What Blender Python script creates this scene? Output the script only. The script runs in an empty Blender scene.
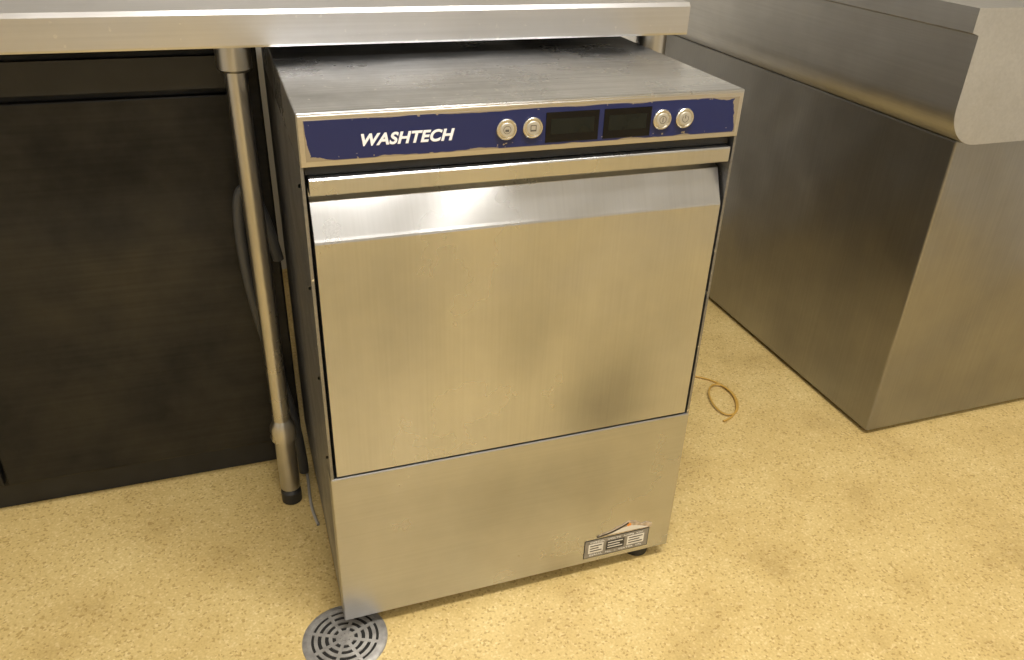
import bpy, math, random
from mathutils import Vector
random.seed(3)
sc=bpy.context.scene
try: sc.view_settings.view_transform='Standard'
except Exception: pass

# ---------------------------------------------------------------- materials
def newmat(name):
    m=bpy.data.materials.new(name); m.use_nodes=True
    nt=m.node_tree; b=nt.nodes['Principled BSDF']
    return m,nt,b
def N(nt,t,**k):
    n=nt.nodes.new(t)
    for a,v in k.items(): setattr(n,a,v)
    return n
def plain(name,col,rough=.5,metal=0.,noise=0.,nscale=20,spec=.5):
    m,nt,b=newmat(name)
    b.inputs['Roughness'].default_value=rough; b.inputs['Metallic'].default_value=metal
    b.inputs['Specular IOR Level'].default_value=spec
    tc=N(nt,'ShaderNodeTexCoord'); nz=N(nt,'ShaderNodeTexNoise'); nz.inputs['Scale'].default_value=nscale
    nt.links.new(tc.outputs['Object'],nz.inputs['Vector'])
    r=N(nt,'ShaderNodeValToRGB'); nt.links.new(nz.outputs['Fac'],r.inputs['Fac'])
    r.color_ramp.elements[0].position=.3; r.color_ramp.elements[1].position=.7
    r.color_ramp.elements[0].color=[c*(1-noise) for c in col]+[1]
    r.color_ramp.elements[1].color=[min(1,c*(1+noise)) for c in col]+[1]
    nt.links.new(r.outputs['Color'],b.inputs['Base Color'])
    return m
def steel(name,col=(.62,.60,.57),rough=.28,grain=(3,3,300),var=.08,smudge=.12,bump=.02,big=3.0,spots=0.,warp=0.,stains_reflections=(),scratch=0.):
    m,nt,b=newmat(name); L=nt.links.new
    b.inputs['Metallic'].default_value=1
    tc=N(nt,'ShaderNodeTexCoord')
    mp=N(nt,'ShaderNodeMapping'); mp.inputs['Scale'].default_value=grain
    L(tc.outputs['Object'],mp.inputs['Vector'])
    g=N(nt,'ShaderNodeTexNoise'); g.inputs['Scale'].default_value=1; g.inputs['Detail'].default_value=4
    L(mp.outputs['Vector'],g.inputs['Vector'])
    s=N(nt,'ShaderNodeTexNoise'); s.inputs['Scale'].default_value=big; s.inputs['Detail'].default_value=5; s.inputs['Roughness'].default_value=.6
    L(tc.outputs['Object'],s.inputs['Vector'])
    r=N(nt,'ShaderNodeValToRGB'); L(g.outputs['Fac'],r.inputs['Fac'])
    r.color_ramp.elements[0].position=.25; r.color_ramp.elements[1].position=.75
    r.color_ramp.elements[0].color=[c*(1-var) for c in col]+[1]; r.color_ramp.elements[1].color=[min(1,c*(1+var)) for c in col]+[1]
    mr=N(nt,'ShaderNodeMapRange'); L(s.outputs['Fac'],mr.inputs['Value'])
    mr.inputs['From Min'].default_value=.3; mr.inputs['From Max'].default_value=.7
    mr.inputs['To Min'].default_value=1-smudge*1.6; mr.inputs['To Max'].default_value=1.0
    mx=N(nt,'ShaderNodeVectorMath',operation='SCALE'); L(r.outputs['Color'],mx.inputs[0]); L(mr.outputs['Result'],mx.inputs['Scale'])
    out=mx.outputs['Vector']
    for (sx,sy,sz,rx,rz,amt) in stains_reflections:     # dull greasy film patches, and a dark reflection painted into the door colour
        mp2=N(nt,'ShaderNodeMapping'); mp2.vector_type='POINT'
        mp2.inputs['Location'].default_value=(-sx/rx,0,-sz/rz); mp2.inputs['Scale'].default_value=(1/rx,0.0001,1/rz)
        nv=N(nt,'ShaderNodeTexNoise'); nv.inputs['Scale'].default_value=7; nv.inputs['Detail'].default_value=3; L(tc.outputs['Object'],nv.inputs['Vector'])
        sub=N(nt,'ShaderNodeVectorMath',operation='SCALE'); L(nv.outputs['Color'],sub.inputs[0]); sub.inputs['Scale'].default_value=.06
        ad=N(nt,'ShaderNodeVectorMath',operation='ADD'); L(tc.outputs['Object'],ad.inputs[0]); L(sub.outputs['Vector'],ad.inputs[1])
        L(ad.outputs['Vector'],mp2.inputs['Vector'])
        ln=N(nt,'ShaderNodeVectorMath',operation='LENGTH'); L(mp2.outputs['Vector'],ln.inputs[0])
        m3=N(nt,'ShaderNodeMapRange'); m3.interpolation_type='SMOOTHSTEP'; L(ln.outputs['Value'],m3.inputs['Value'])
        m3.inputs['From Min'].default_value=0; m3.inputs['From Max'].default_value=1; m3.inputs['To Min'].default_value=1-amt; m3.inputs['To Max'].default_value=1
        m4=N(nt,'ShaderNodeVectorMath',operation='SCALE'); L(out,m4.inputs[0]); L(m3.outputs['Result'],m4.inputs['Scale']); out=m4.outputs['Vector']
    if spots>0:
        v=N(nt,'ShaderNodeTexNoise'); v.inputs['Scale'].default_value=90; v.inputs['Detail'].default_value=3
        L(tc.outputs['Object'],v.inputs['Vector'])
        vr=N(nt,'ShaderNodeMapRange'); vr.inputs['From Min'].default_value=.68; vr.inputs['From Max'].default_value=.74
        vr.inputs['To Max'].default_value=spots
        L(v.outputs['Fac'],vr.inputs['Value'])
        mm=N(nt,'ShaderNodeMix',data_type='RGBA'); L(vr.outputs['Result'],mm.inputs[0]); L(out,mm.inputs[6]); mm.inputs[7].default_value=(.9,.88,.82,1)
        out=mm.outputs[2]
    L(out,b.inputs['Base Color'])
    r2=N(nt,'ShaderNodeMapRange'); L(s.outputs['Fac'],r2.inputs['Value'])
    r2.inputs['From Min'].default_value=.3; r2.inputs['From Max'].default_value=.7
    r2.inputs['To Min'].default_value=rough+smudge*.8; r2.inputs['To Max'].default_value=rough
    L(r2.outputs['Result'],b.inputs['Roughness'])
    bp=N(nt,'ShaderNodeBump'); bp.inputs['Strength'].default_value=bump; bp.inputs['Distance'].default_value=.002
    L(g.outputs['Fac'],bp.inputs['Height'])
    if warp>0:
        wn=N(nt,'ShaderNodeTexNoise'); wn.inputs['Scale'].default_value=4.5; wn.inputs['Detail'].default_value=1; L(tc.outputs['Object'],wn.inputs['Vector'])
        b2=N(nt,'ShaderNodeBump'); b2.inputs['Strength'].default_value=1; b2.inputs['Distance'].default_value=warp
        L(wn.outputs['Fac'],b2.inputs['Height']); L(b2.outputs['Normal'],bp.inputs['Normal'])
    L(bp.outputs['Normal'],b.inputs['Normal'])
    return m
S_DOOR=steel('steel_door',(.60,.61,.635),.23,(260,3,6),.04,.15,.025,3,0,.014,((.47,0,.42,.13,.17,.36),(.40,0,.10,.2,.12,.12),(.10,0,.66,.24,.2,.20),(.33,0,.60,.10,.22,.10)))  # first patch paints the dark reflection of someone in front into the base colour
S_LOW=steel('steel_lower',(.54,.545,.56),.24,(4,3,240),.04,.15,.025,3,0,.008,((.30,0,.25,.3,.12,.16),))
S_TOP=steel('steel_top',(.62,.63,.65),.20,(3,220,3),.18,.24,.03,6,.6,.006)
S_PANEL=steel('steel_panel',(.60,.58,.56),.28,(4,4,260),.05,.10,.03,3)
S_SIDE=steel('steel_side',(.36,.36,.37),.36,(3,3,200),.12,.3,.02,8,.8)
S_BENCH=steel('steel_bench',(.64,.64,.66),.28,(3,200,200),.05,.12,.02,3,.3,.006)
S_DARK=steel('steel_cabinet',(.38,.375,.37),.28,(200,200,3),.06,.2,.02,2,0,.01)
S_SINK=steel('steel_sink',(.66,.655,.65),.30,(200,3,200),.06,.2,.02,2,0,.006)
S_LEG=steel('steel_tube',(.55,.54,.53),.25,(200,200,4),.05,.1,.01,6)
S_BTN=steel('steel_button',(.72,.70,.66),.25,(60,60,60),.03,.05,.0,10)
BLACK=plain('black_plastic',(.012,.012,.013),.45,0,.3)
GAPM=plain('dark_chassis',(.012,.011,.010),.7,0,.3,20,.2)
GLASS=plain('display_glass',(.004,.004,.005),.12,0,.1,20,.25)
LCD=plain('display_lcd',(.007,.009,.008),.25,0,.2,20,.25)
WHITE=plain('white_print',(.80,.80,.83),.5)
BTNIN=plain('button_face',(.50,.48,.43),.4,.6,.1)
SYM=plain('button_symbol',(.10,.09,.08),.5)
LABEL=plain('label_silver',(.24,.225,.205),.4,.3,.15,60)
LABELW=plain('label_white',(.66,.63,.57),.5,0,.1)
LABELK=plain('label_black',(.02,.02,.02),.4)
TORN=plain('label_torn_paper',(.42,.33,.23),.7,0,.35,120)
ORANGE=plain('label_orange',(.75,.25,.03),.5)
RUBBER=plain('hose_rubber',(.05,.05,.05),.5)
WIREM=plain('cable_sheath',(.50,.30,.06),.5)
WALLM=plain('wall_paint',(.74,.73,.70),.6,0,.03,2)
CEILM=plain('ceiling_paint',(.82,.81,.79),.8,0,.02,3)
DRAINM=plain('drain_metal',(.38,.365,.345),.42,.5,.2,80)
DRAINB=plain('drain_hole',(.01,.009,.008),.8)
FILLER=steel('steel_dark_filler',(.06,.059,.058),.4,(3,3,150),.1,.3,.02,5)  # near-black so the added filler reads as under-bench shade

def blue_mat(x0,x1,z0,z1):
    m,nt,b=newmat('blue_overlay_chipped')
    L=nt.links.new
    tc=N(nt,'ShaderNodeTexCoord'); sp=N(nt,'ShaderNodeSeparateXYZ'); L(tc.outputs['Object'],sp.inputs[0])
    def M(op,a,bb):
        n=N(nt,'ShaderNodeMath',operation=op)
        for i,v in enumerate((a,bb)):
            if v is None: continue
            if isinstance(v,(int,float)): n.inputs[i].default_value=v
            else: L(v,n.inputs[i])
        return n.outputs[0]
    dx=M('MINIMUM',M('SUBTRACT',sp.outputs[0],x0),M('SUBTRACT',x1,sp.outputs[0]))
    zlo=M('SUBTRACT',sp.outputs[2],z0); zhi=M('MULTIPLY',M('SUBTRACT',z1,sp.outputs[2]),3.0)
    d=M('MINIMUM',dx,M('MINIMUM',zlo,zhi))
    n1=N(nt,'ShaderNodeTexNoise'); n1.inputs['Scale'].default_value=60; n1.inputs['Detail'].default_value=4; n1.inputs['Roughness'].default_value=.65
    L(tc.outputs['Object'],n1.inputs['Vector'])
    n2=N(nt,'ShaderNodeTexNoise'); n2.inputs['Scale'].default_value=12; n2.inputs['Detail'].default_value=2
    L(tc.outputs['Object'],n2.inputs['Vector'])
    wear=M('ADD',.045,M('MULTIPLY',M('GREATER_THAN',sp.outputs[0],.525),.09))
    w=M('MULTIPLY',M('MAXIMUM',M('SUBTRACT',n2.outputs['Fac'],.49),0.),wear)
    edge=M('ADD',.0006,M('MULTIPLY',w,M('MULTIPLY',n1.outputs['Fac'],1.4)))
    chip=M('LESS_THAN',d,edge)
    n3=N(nt,'ShaderNodeTexNoise'); n3.inputs['Scale'].default_value=170; L(tc.outputs['Object'],n3.inputs['Vector'])
    chip=M('MAXIMUM',chip,M('MULTIPLY',M('GREATER_THAN',n3.outputs['Fac'],.69),M('LESS_THAN',d,.007)))
    mx=N(nt,'ShaderNodeMix',data_type='RGBA'); L(chip,mx.inputs[0]); mx.inputs[6].default_value=(.006,.013,.078,1); mx.inputs[7].default_value=(.36,.32,.26,1)
    L(mx.outputs[2],b.inputs['Base Color']); L(M('MULTIPLY',chip,.7),b.inputs['Metallic'])
    b.inputs['Roughness'].default_value=.32
    return m
BLUE=blue_mat(.008,.592,.816,.865)

def floor_mat():
    m,nt,b=newmat('vinyl_floor_speckled'); L=nt.links.new
    tc=N(nt,'ShaderNodeTexCoord')
    base=N(nt,'ShaderNodeTexNoise'); base.inputs['Scale'].default_value=6; base.inputs['Detail'].default_value=7; base.inputs['Roughness'].default_value=.62
    L(tc.outputs['Object'],base.inputs['Vector'])
    r=N(nt,'ShaderNodeValToRGB'); L(base.outputs['Fac'],r.inputs['Fac'])
    r.color_ramp.elements[0].position=.28; r.color_ramp.elements[1].position=.68
    r.color_ramp.elements[0].color=(.48,.345,.135,1); r.color_ramp.elements[1].color=(.68,.525,.235,1)
    x=r.color_ramp.elements.new(.45); x.color=(.61,.455,.19,1)
    v=N(nt,'ShaderNodeTexVoronoi'); v.inputs['Scale'].default_value=270; L(tc.outputs['Object'],v.inputs['Vector'])
    sp=N(nt,'ShaderNodeSeparateColor'); L(v.outputs['Color'],sp.inputs[0])
    r2=N(nt,'ShaderNodeValToRGB'); L(sp.outputs[0],r2.inputs['Fac']); r2.color_ramp.interpolation='CONSTANT'
    e=r2.color_ramp.elements; e[0].position=0; e[0].color=(.74,.69,.60,1); e[1].position=.09; e[1].color=(1,1,1,1)
    x=e.new(.88); x.color=(1.12,1.16,1.32,1)
    mu=N(nt,'ShaderNodeMix',data_type='RGBA',blend_type='MULTIPLY'); mu.inputs[0].default_value=1
    L(r.outputs['Color'],mu.inputs[6]); L(r2.outputs['Color'],mu.inputs[7])
    n=N(nt,'ShaderNodeTexNoise'); n.inputs['Scale'].default_value=230; n.inputs['Detail'].default_value=3; L(tc.outputs['Object'],n.inputs['Vector'])
    r3=N(nt,'ShaderNodeValToRGB'); L(n.outputs['Fac'],r3.inputs['Fac']); r3.color_ramp.elements[0].position=.33; r3.color_ramp.elements[0].color=(.86,.83,.76,1); r3.color_ramp.elements[1].position=.6; r3.color_ramp.elements[1].color=(1,1,1,1)
    mu2=N(nt,'ShaderNodeMix',data_type='RGBA',blend_type='MULTIPLY'); mu2.inputs[0].default_value=1
    L(mu.outputs[2],mu2.inputs[6]); L(r3.outputs['Color'],mu2.inputs[7])
    L(mu2.outputs[2],b.inputs['Base Color'])
    b.inputs['Roughness'].default_value=.42
    bp=N(nt,'ShaderNodeBump'); bp.inputs['Strength'].default_value=.15; bp.inputs['Distance'].default_value=.001
    L(n.outputs['Fac'],bp.inputs['Height']); L(bp.outputs['Normal'],b.inputs['Normal'])
    return m
FLOORM=floor_mat()

# ---------------------------------------------------------------- helpers
def empty(name):
    o=bpy.data.objects.new(name,None); sc.collection.objects.link(o); o.empty_display_size=.1; return o
def recalc(o):
    import bmesh
    bm=bmesh.new(); bm.from_mesh(o.data); bmesh.ops.recalc_face_normals(bm,faces=bm.faces); bm.to_mesh(o.data); bm.free()
def mesh(name,vs,fs,mat,parent=None,bevel=0,smooth=False,seg=2):
    me=bpy.data.meshes.new(name); me.from_pydata([tuple(v) for v in vs],[],fs); me.validate(); me.update()
    o=bpy.data.objects.new(name,me); sc.collection.objects.link(o); me.materials.append(mat)
    if smooth:
        for p in me.polygons: p.use_smooth=True
    if bevel:
        md=o.modifiers.new('bevel','BEVEL'); md.width=bevel; md.segments=seg; md.limit_method='ANGLE'; md.angle_limit=math.radians(40)
    if parent: o.parent=parent
    return o
def box(name,x0,x1,y0,y1,z0,z1,mat,parent=None,bevel=0):
    vs=[(x,y,z) for x in (x0,x1) for y in (y0,y1) for z in (z0,z1)]
    fs=[(0,1,3,2),(4,6,7,5),(0,4,5,1),(2,3,7,6),(0,2,6,4),(1,5,7,3)]
    return mesh(name,vs,fs,mat,parent,bevel)
def prismx(name,prof,x0,x1,mat,parent=None,bevel=0):
    n=len(prof); vs=[(x0,y,z) for y,z in prof]+[(x1,y,z) for y,z in prof]
    fs=[tuple(range(n))[::-1],tuple(range(n,2*n))]+[(i,(i+1)%n,n+(i+1)%n,n+i) for i in range(n)]
    o=mesh(name,vs,fs,mat,parent,bevel); recalc(o); return o
def prismy(name,prof,y0,y1,mat,parent=None,bevel=0,smooth=False):
    n=len(prof); vs=[(x,y0,z) for x,z in prof]+[(x,y1,z) for x,z in prof]
    fs=[tuple(range(n)),tuple(range(n,2*n))[::-1]]+[(i,(i+1)%n,n+(i+1)%n,n+i) for i in range(n)]
    o=mesh(name,vs,fs,mat,parent,bevel); recalc(o)
    if smooth:
        for p in o.data.polygons: p.use_smooth=True
        md=o.modifiers.new('es','EDGE_SPLIT'); md.split_angle=math.radians(35)
    return o
def lathe(name,prof,c,axis,mat,parent=None,n=40):
    vs=[];fs=[]
    for r,h in prof:
        for k in range(n):
            a=2*math.pi*k/n
            if axis=='z': vs.append((c[0]+r*math.cos(a),c[1]+r*math.sin(a),c[2]+h))
            else: vs.append((c[0]+r*math.cos(a),c[1]-h,c[2]+r*math.sin(a)))
    for i in range(len(prof)-1):
        for k in range(n):
            k2=(k+1)%n; fs.append((i*n+k,i*n+k2,(i+1)*n+k2,(i+1)*n+k))
    fs.append(tuple(range(n))[::-1]); fs.append(tuple(range((len(prof)-1)*n,len(prof)*n)))
    o=mesh(name,vs,fs,mat,parent)
    for p in o.data.polygons[:-2]: p.use_smooth=True
    recalc(o)
    md=o.modifiers.new('es','EDGE_SPLIT'); md.split_angle=math.radians(35)
    return o
def tube(name,pts,r,mat,parent=None,cyc=False):
    cu=bpy.data.curves.new(name,'CURVE'); cu.dimensions='3D'; cu.bevel_depth=r; cu.bevel_resolution=3; cu.resolution_u=12
    s=cu.splines.new('NURBS'); s.points.add(len(pts)-1)
    for p,q in zip(s.points,pts): p.co=(*q,1)
    s.order_u=4; s.use_endpoint_u=not cyc; s.use_cyclic_u=cyc
    o=bpy.data.objects.new(name,cu); sc.collection.objects.link(o); cu.materials.append(mat)
    dg=bpy.context.evaluated_depsgraph_get(); me=bpy.data.meshes.new_from_object(o.evaluated_get(dg)); 
    bpy.data.objects.remove(o); o=bpy.data.objects.new(name,me); sc.collection.objects.link(o)
    for p in me.polygons: p.use_smooth=True
    if parent: o.parent=parent
    return o
def text(name,body,x,z,width,height,y,mat,parent,shear=0,bold=0):
    cu=bpy.data.curves.new(name,'FONT'); cu.body=body; cu.size=1; cu.shear=shear; cu.offset=bold; cu.extrude=0.01; cu.space_character=1.06 if bold else 1
    o=bpy.data.objects.new(name,cu); sc.collection.objects.link(o)
    dg=bpy.context.evaluated_depsgraph_get(); me=bpy.data.meshes.new_from_object(o.evaluated_get(dg)); bpy.data.objects.remove(o)
    xs=[v.co.x for v in me.vertices]; ys=[v.co.y for v in me.vertices]
    x0,x1,y0,y1=min(xs),max(xs),min(ys),max(ys)
    for v in me.vertices:
        a,b2,c=v.co; v.co=(x+(a-x0)/(x1-x0)*width, y-c*.04, z+(b2-y0)/(y1-y0)*height)
    me.materials.clear(); me.materials.append(mat)
    o=bpy.data.objects.new(name,me); sc.collection.objects.link(o); o.parent=parent; return o

# ---------------------------------------------------------------- room
XL,XR,YF,YB,ZC=-2.6,2.6,-4.2,1.45,2.7
box('floor',XL,XR,YF,YB,-.06,0,FLOORM)
box('ceiling',XL,XR,YF,YB,ZC,ZC+.06,CEILM)
box('wall_back',XL,XR,YB,YB+.06,0,ZC,WALLM)
box('wall_front',XL,XR,YF-.06,YF,0,ZC,WALLM)
box('wall_left',XL-.06,XL,YF,YB,0,ZC,WALLM)
box('wall_right',XR,XR+.06,YF,YB,0,ZC,WALLM)

# ---------------------------------------------------------------- dishwasher
dw=empty('commercial_dishwasher')
W=.6; D=.58
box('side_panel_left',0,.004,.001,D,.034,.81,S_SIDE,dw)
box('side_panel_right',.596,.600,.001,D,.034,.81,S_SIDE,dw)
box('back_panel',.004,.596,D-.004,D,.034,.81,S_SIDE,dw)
box('inner_chassis',.0045,.5955,.036,D-.005,.036,.809,GAPM,dw)
box('top_housing',0,W,0,D,.8085,.874,S_TOP,dw,.0022)
box('control_fascia',.0015,W-.0015,-.0012,.01,.8095,.8705,S_PANEL,dw,.001)
box('lower_panel',-.001,W+.001,0,.034,.030,.3315,S_LOW,dw,.0022)
zo=.03
prof=[(0,.3055),(0,.678),(.0008,.681),(.0025,.6845),(.022,.7275),(.031,.731),(.031,.742),(.0,.7425),(-.0012,.744),(-.0012,.762),(0,.7645),(.034,.7645),(.034,.3055)]
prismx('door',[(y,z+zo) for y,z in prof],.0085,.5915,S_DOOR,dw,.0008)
box('door_seal_strip',.006,.594,.012,.0355,.7955,.8075,BLACK,dw)
box('control_overlay',.008,.592,-.0020,-.0012,.816,.865,BLUE,dw,.0)
def disp(n,x0,x1):
    box(n,x0,x1,-.0028,-.0018,.8195,.8585,GLASS,dw,.0006)
    box(n+'_lcd',x0+.007,x1-.007,-.0030,-.0026,.830,.850,LCD,dw)
disp('display_left',.309,.383); disp('display_right',.390,.459)
for i,x in enumerate((.256,.291,.475,.509)):
    lathe(f'button_{i+1}',[(.0135,0),(.0135,.0030),(.0125,.0042),(.0110,.0042),(.0102,.0030),(.0002,.0030)],(x,-.0018,.8405),'y',S_BTN,dw)
    lathe(f'button_face_{i+1}',[(.0088,0),(.0088,.0036),(.0080,.0042),(.0002,.0042)],(x,-.0018,.8405),'y',BTNIN,dw)
yb=-.0018-.0042-.0003
def ring(n,c,r,t,a0=0,a1=360):
    seg=28; vs=[];fs=[]
    for k in range(seg+1):
        a=math.radians(a0+(a1-a0)*k/seg)
        for rr in (r-t/2,r+t/2): vs.append((c[0]+rr*math.sin(a),c[1],c[2]+rr*math.cos(a)))
    for k in range(seg): fs.append((2*k,2*k+1,2*k+3,2*k+2))
    return mesh(n,vs,fs,SYM,dw)
zc=.8405
box('symbol_1a',.2535,.2585,yb,yb+.0003,zc-.0025,zc+.0005,SYM,dw); ring('symbol_1b',(.256,yb,zc),.0048,.0007)
box('symbol_2a',.2870,.2950,yb,yb+.0003,zc+.0030,zc+.0040,SYM,dw); box('symbol_2b',.2870,.2880,yb,yb+.0003,zc-.003,zc+.003,SYM,dw); box('symbol_2c',.2940,.2950,yb,yb+.0003,zc-.003,zc+.003,SYM,dw); box('symbol_2d',.2870,.2950,yb,yb+.0003,zc-.004,zc-.002,SYM,dw)
ring('symbol_3a',(.475,yb,zc),.0048,.0008); box('symbol_3b',.4744,.4756,yb,yb+.0003,zc-.003,zc+.003,SYM,dw)
ring('symbol_4a',(.509,yb,zc-.0005),.0045,.0008,35,325); box('symbol_4b',.5084,.5096,yb,yb+.0003,zc,zc+.005,SYM,dw)
text('brand_lettering','WASHTECH',.074,.8310,.115,.0150,-.0021,WHITE,dw,.28,.034)
yl=-.0007
box('rating_label',.430,.556,yl,.001,.043,.083,LABEL,dw)
box('label_border',.4285,.5575,yl+.0002,.001,.0415,.0845,LABELK,dw)
for i,(a,b2,mt) in enumerate(((.437,.466,LABELW),(.472,.508,LABELK),(.514,.548,LABELW))):
    box(f'label_field_{i+1}',a,b2,yl-.0004,yl+.0002,.053,.074,mt,dw)
    for j in range(3):
        zz=.057+j*.006
        box(f'label_line_{i+1}_{j+1}',a+.003,b2-.003-(j%2)*.006,yl-.0007,yl-.0003,zz,zz+.002,LABELK if mt is LABELW else LABELW,dw)
text('label_text_small','MODEL  VOLTS  AMPS  kW',.440,.0765,.105,.0035,yl-.0001,LABELW,dw)
text('label_text_lower','SERIAL  No.  -  WATER  kPa',.440,.046,.105,.0035,yl-.0001,LABELW,dw)
torn=[(.452,.088),(.560,.086),(.5615,.094),(.548,.101),(.540,.098),(.527,.108),(.512,.112),(.500,.105),(.489,.103),(.481,.097),(.462,.094)]
prismy('torn_sticker',torn,-.0011,.001,TORN,dw)
prismy('torn_sticker_white',[(.470,.0905),(.553,.0885),(.536,.0955),(.516,.1005),(.497,.0975)],-.0016,-.0009,LABELW,dw)
prismy('torn_sticker_dark',[(.452,.088),(.4525,.0905),(.478,.0955),(.498,.1025),(.512,.1095),(.512,.1065),(.498,.0995),(.480,.0925)],-.0018,-.0010,LABELK,dw)
lathe('torn_sticker_dot',[(.0042,0),(.0002,.0006)],(.514,-.0012,.103),'y',ORANGE,dw,16)
for i,(x,y) in enumerate(((.050,.045),(.556,.036),(.045,.53),(.555,.53))):
    lathe(f'foot_{i+1}',[(.023,.004 if i==0 else 0),(.0235,.007),(.022,.016),(.013,.018),(.013,.037)],(x,y,.0),'z',BLACK,dw,28)
for i,z in enumerate((.36,.50,.64,.78)):
    lathe(f'side_rivet_{i+1}',[(.003,0),(.0003,.0)],(.0,.02,z),'y',S_LEG,dw,8)

# ---------------------------------------------------------------- drain
dr=empty('floor_drain'); cx,cy=-.004,-.010
lathe('drain_flange',[(.070,0),(.070,.0012),(.066,.0030),(.060,.0030),(.060,.0006),(.0005,.0006)],(cx,cy,.0),'z',DRAINM,dr,64)
lathe('drain_well',[(.0595,.0006),(.0595,.0009),(.0003,.0009)],(cx,cy,.0),'z',DRAINB,dr,48)
def ringz(n,r,t,z=.0026,gaps=0):
    vs=[];fs=[];seg=72
    for k in range(seg):
        a=2*math.pi*k/seg
        for rr in (r-t/2,r+t/2):
            for zz in (.001,z): vs.append((cx+rr*math.cos(a),cy+rr*math.sin(a),zz))
    for k in range(seg):
        a=4*k;b2=4*((k+1)%seg)
        fs+= [(a+1,a+3,b2+3,b2+1),(a,a+1,b2+1,b2),(a+3,a+2,b2+2,b2+3)]
    return mesh(n,vs,fs,DRAINM,dr)
for i,r in enumerate((.012,.024,.036,.048,.0585)): ringz(f'grate_ring_{i+1}',r,.0060)
lathe('grate_hub',[(.006,.001),(.006,.003),(.0003,.003)],(cx,cy,0),'z',DRAINM,dr,20)
for k in range(8):
    a=math.pi/4*k+.35; ca,sa=math.cos(a),math.sin(a); w=.0028
    r0=.004; r1=.060
    vs=[(cx+r*ca-s*w*sa,cy+r*sa+s*w*ca,z) for r in (r0,r1) for s in (-1,1) for z in (.001,.0027)]
    mesh(f'grate_spoke_{k+1}',vs,[(0,1,3,2),(4,6,7,5),(0,4,5,1),(2,3,7,6),(0,2,6,4),(1,5,7,3)],DRAINM,dr)

# ---------------------------------------------------------------- bench
bn=empty('stainless_bench')
BX0,BX1,BY0,BY1=-1.75,.672,.292,.99
prismx('bench_top',[(BY0+.0,.892),(BY0-.001,.895),(BY0-.001,.936),(BY0+.004,.942),(BY1,.942),(BY1,.938),(BY0+.006,.936),(BY0+.004,.892)],BX0,BX1,S_BENCH,bn)
box('bench_end_right',BX1-.003,BX1,BY0+.002,BY1,.892,.9405,S_BENCH,bn)
box('bench_end_left',BX0,BX0+.003,BY0+.002,BY1,.892,.9405,S_BENCH,bn)
box('bench_underlay',BX0+.004,BX1-.004,BY0+.006,BY1-.002,.905,.936,GAPM,bn)
box('bench_upstand',BX0,BX1,BY1-.012,BY1,.942,1.09,S_BENCH,bn)
for i,(x,y) in enumerate(((-.052,.362),(.636,.345),(-1.69,.362),(.636,.93))):
    lathe(f'leg_{i+1}',[(.0165,.05),(.0165,.906)],(x,y,0),'z',S_LEG,bn,28)
    lathe(f'leg_socket_{i+1}',[(.0165,.846),(.022,.846),(.026,.85),(.026,.905),(.0165,.905)],(x,y,0),'z',S_LEG,bn,28)
    lathe(f'leg_foot_{i+1}',[(.012,.0),(.0195,.002),(.0195,.026),(.015,.032),(.015,.06)],(x,y,0),'z',BLACK,bn,24)
    lathe(f'leg_sleeve_{i+1}',[(.015,.034),(.0190,.036),(.0190,.156),(.015,.157)],(x,y,0),'z',S_LEG,bn,28)
    lathe(f'leg_collar_{i+1}',[(.0165,.155),(.024,.157),(.024,.185),(.0165,.201)],(x,y,0),'z',S_LEG,bn,28)
# added dark filler cabinet behind the left leg, hides the lit back wall
fr=empty('dark_filler_cabinet')
box('filler_body',-1.60,-.014,.47,.95,.07,.86,FILLER,fr,.004)
box('filler_kickplate',-1.58,-.035,.50,.94,0,.071,BLACK,fr)
for k in range(3):
    a=-1.595+k*.521
    box(f'filler_door_{k+1}',a,a+.514,.452,.4695,.085,.79,FILLER,fr,.003)
    box(f'filler_handle_{k+1}',a+.03,a+.045,.432,.4525,.45,.66,S_LEG,fr,.003)
box('filler_louvre',-1.59,-.04,.455,.4695,.80,.85,BLACK,fr)
tube('drain_hose',[(-.020,.43,.50),(-.035,.42,.60),(-.060,.415,.66),(-.078,.415,.62),(-.080,.42,.50),(-.065,.425,.36),(-.035,.425,.22),(-.020,.425,.08),(-.020,.43,.011)],.010,RUBBER)
tube('power_cable',[(-.012,.62,.003),(-.01,.56,.003),(-.018,.50,.003),(-.012,.40,.003),(-.022,.33,.003),(-.012,.27,.003)],.003,plain('cable_grey',(.35,.33,.30),.5))

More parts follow.
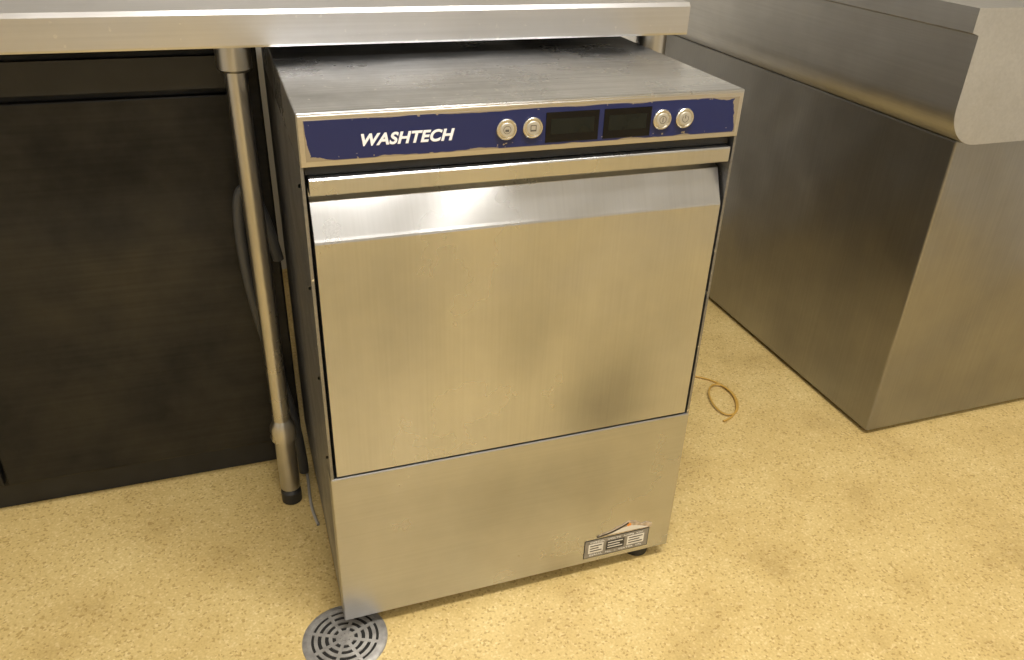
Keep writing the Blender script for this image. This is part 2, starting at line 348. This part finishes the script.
# ---------------------------------------------------------------- right: cabinet with sink body
cb=empty('sink_cabinet')
CX=1.235
box('cabinet_side',CX,2.2,.20,1.44,.012,.70,S_DARK,cb,.004)
box('cabinet_plinth',CX+.03,2.17,.23,1.43,0,.014,BLACK,cb)
pr=[]
x0=1.165; r=.07; zb=.705
pr.append((2.25,zb)); 
for k in range(13):
    a=math.radians(270-k*90/12); pr.append((x0+r+r*math.cos(a),zb+r+r*math.sin(a)))
pr+= [(x0,.90),(x0-.015,.905),(x0-.015,.945),(2.25,.945)]
prismy('sink_body',pr,.16,1.445,S_SINK,cb,0,True)

tube('coiled_cable',[(.66,.60,.004),(.78,.58,.004),(.90,.56,.004),(1.0,.53,.004),(1.04,.44,.004),(1.0,.36,.004),(.955,.35,.005),(.945,.40,.009),(.97,.47,.010),(1.02,.49,.007),(1.03,.41,.006),(.98,.345,.004),(.94,.34,.004)],.0022,WIREM)

# ---------------------------------------------------------------- lights
def fixture(i,x,y,sx,sy,power,col=(1,.96,.885)):
    e=empty('ceiling_light' if i==0 else f'ceiling_light.{i:03d}')
    dm,nt,b=newmat(f'diffuser_{i}'); b.inputs['Base Color'].default_value=(.9,.88,.82,1); b.inputs['Emission Color'].default_value=(*col,1); b.inputs['Emission Strength'].default_value=5
    box('housing',x-sx/2-.03,x+sx/2+.03,y-sy/2-.03,y+sy/2+.03,ZC-.05,ZC-.001,WHITE,e,.004)
    box('diffuser',x-sx/2,x+sx/2,y-sy/2,y+sy/2,ZC-.056,ZC-.049,dm,e)
    l=bpy.data.lights.new('lamp','AREA'); l.shape='RECTANGLE'; l.size=sx; l.size_y=sy; l.energy=power; l.color=col
    o=bpy.data.objects.new('lamp',l); sc.collection.objects.link(o); o.location=(x,y,ZC-.065); o.parent=e
fixture(0,.45,-.75,1.2,.30,58)
fixture(1,.45,-2.9,1.2,.30,34)
fixture(2,-1.5,-1.6,.30,1.2,10)
w=bpy.data.worlds.new('world'); sc.world=w; w.use_nodes=True
w.node_tree.nodes['Background'].inputs[0].default_value=(1,.9,.75,1); w.node_tree.nodes['Background'].inputs[1].default_value=.05

# ---------------------------------------------------------------- camera
cd=bpy.data.cameras.new('camera'); cam=bpy.data.objects.new('camera',cd); sc.collection.objects.link(cam)
cam.location=(-.07387,-.95175,1.12827); cam.rotation_mode='XYZ'; cam.rotation_euler=(1.04865,-.03332,-.3319)
cd.sensor_fit='HORIZONTAL'; cd.sensor_width=36; cd.lens=808.8/1024*36; cd.clip_start=.02
sc.camera=cam
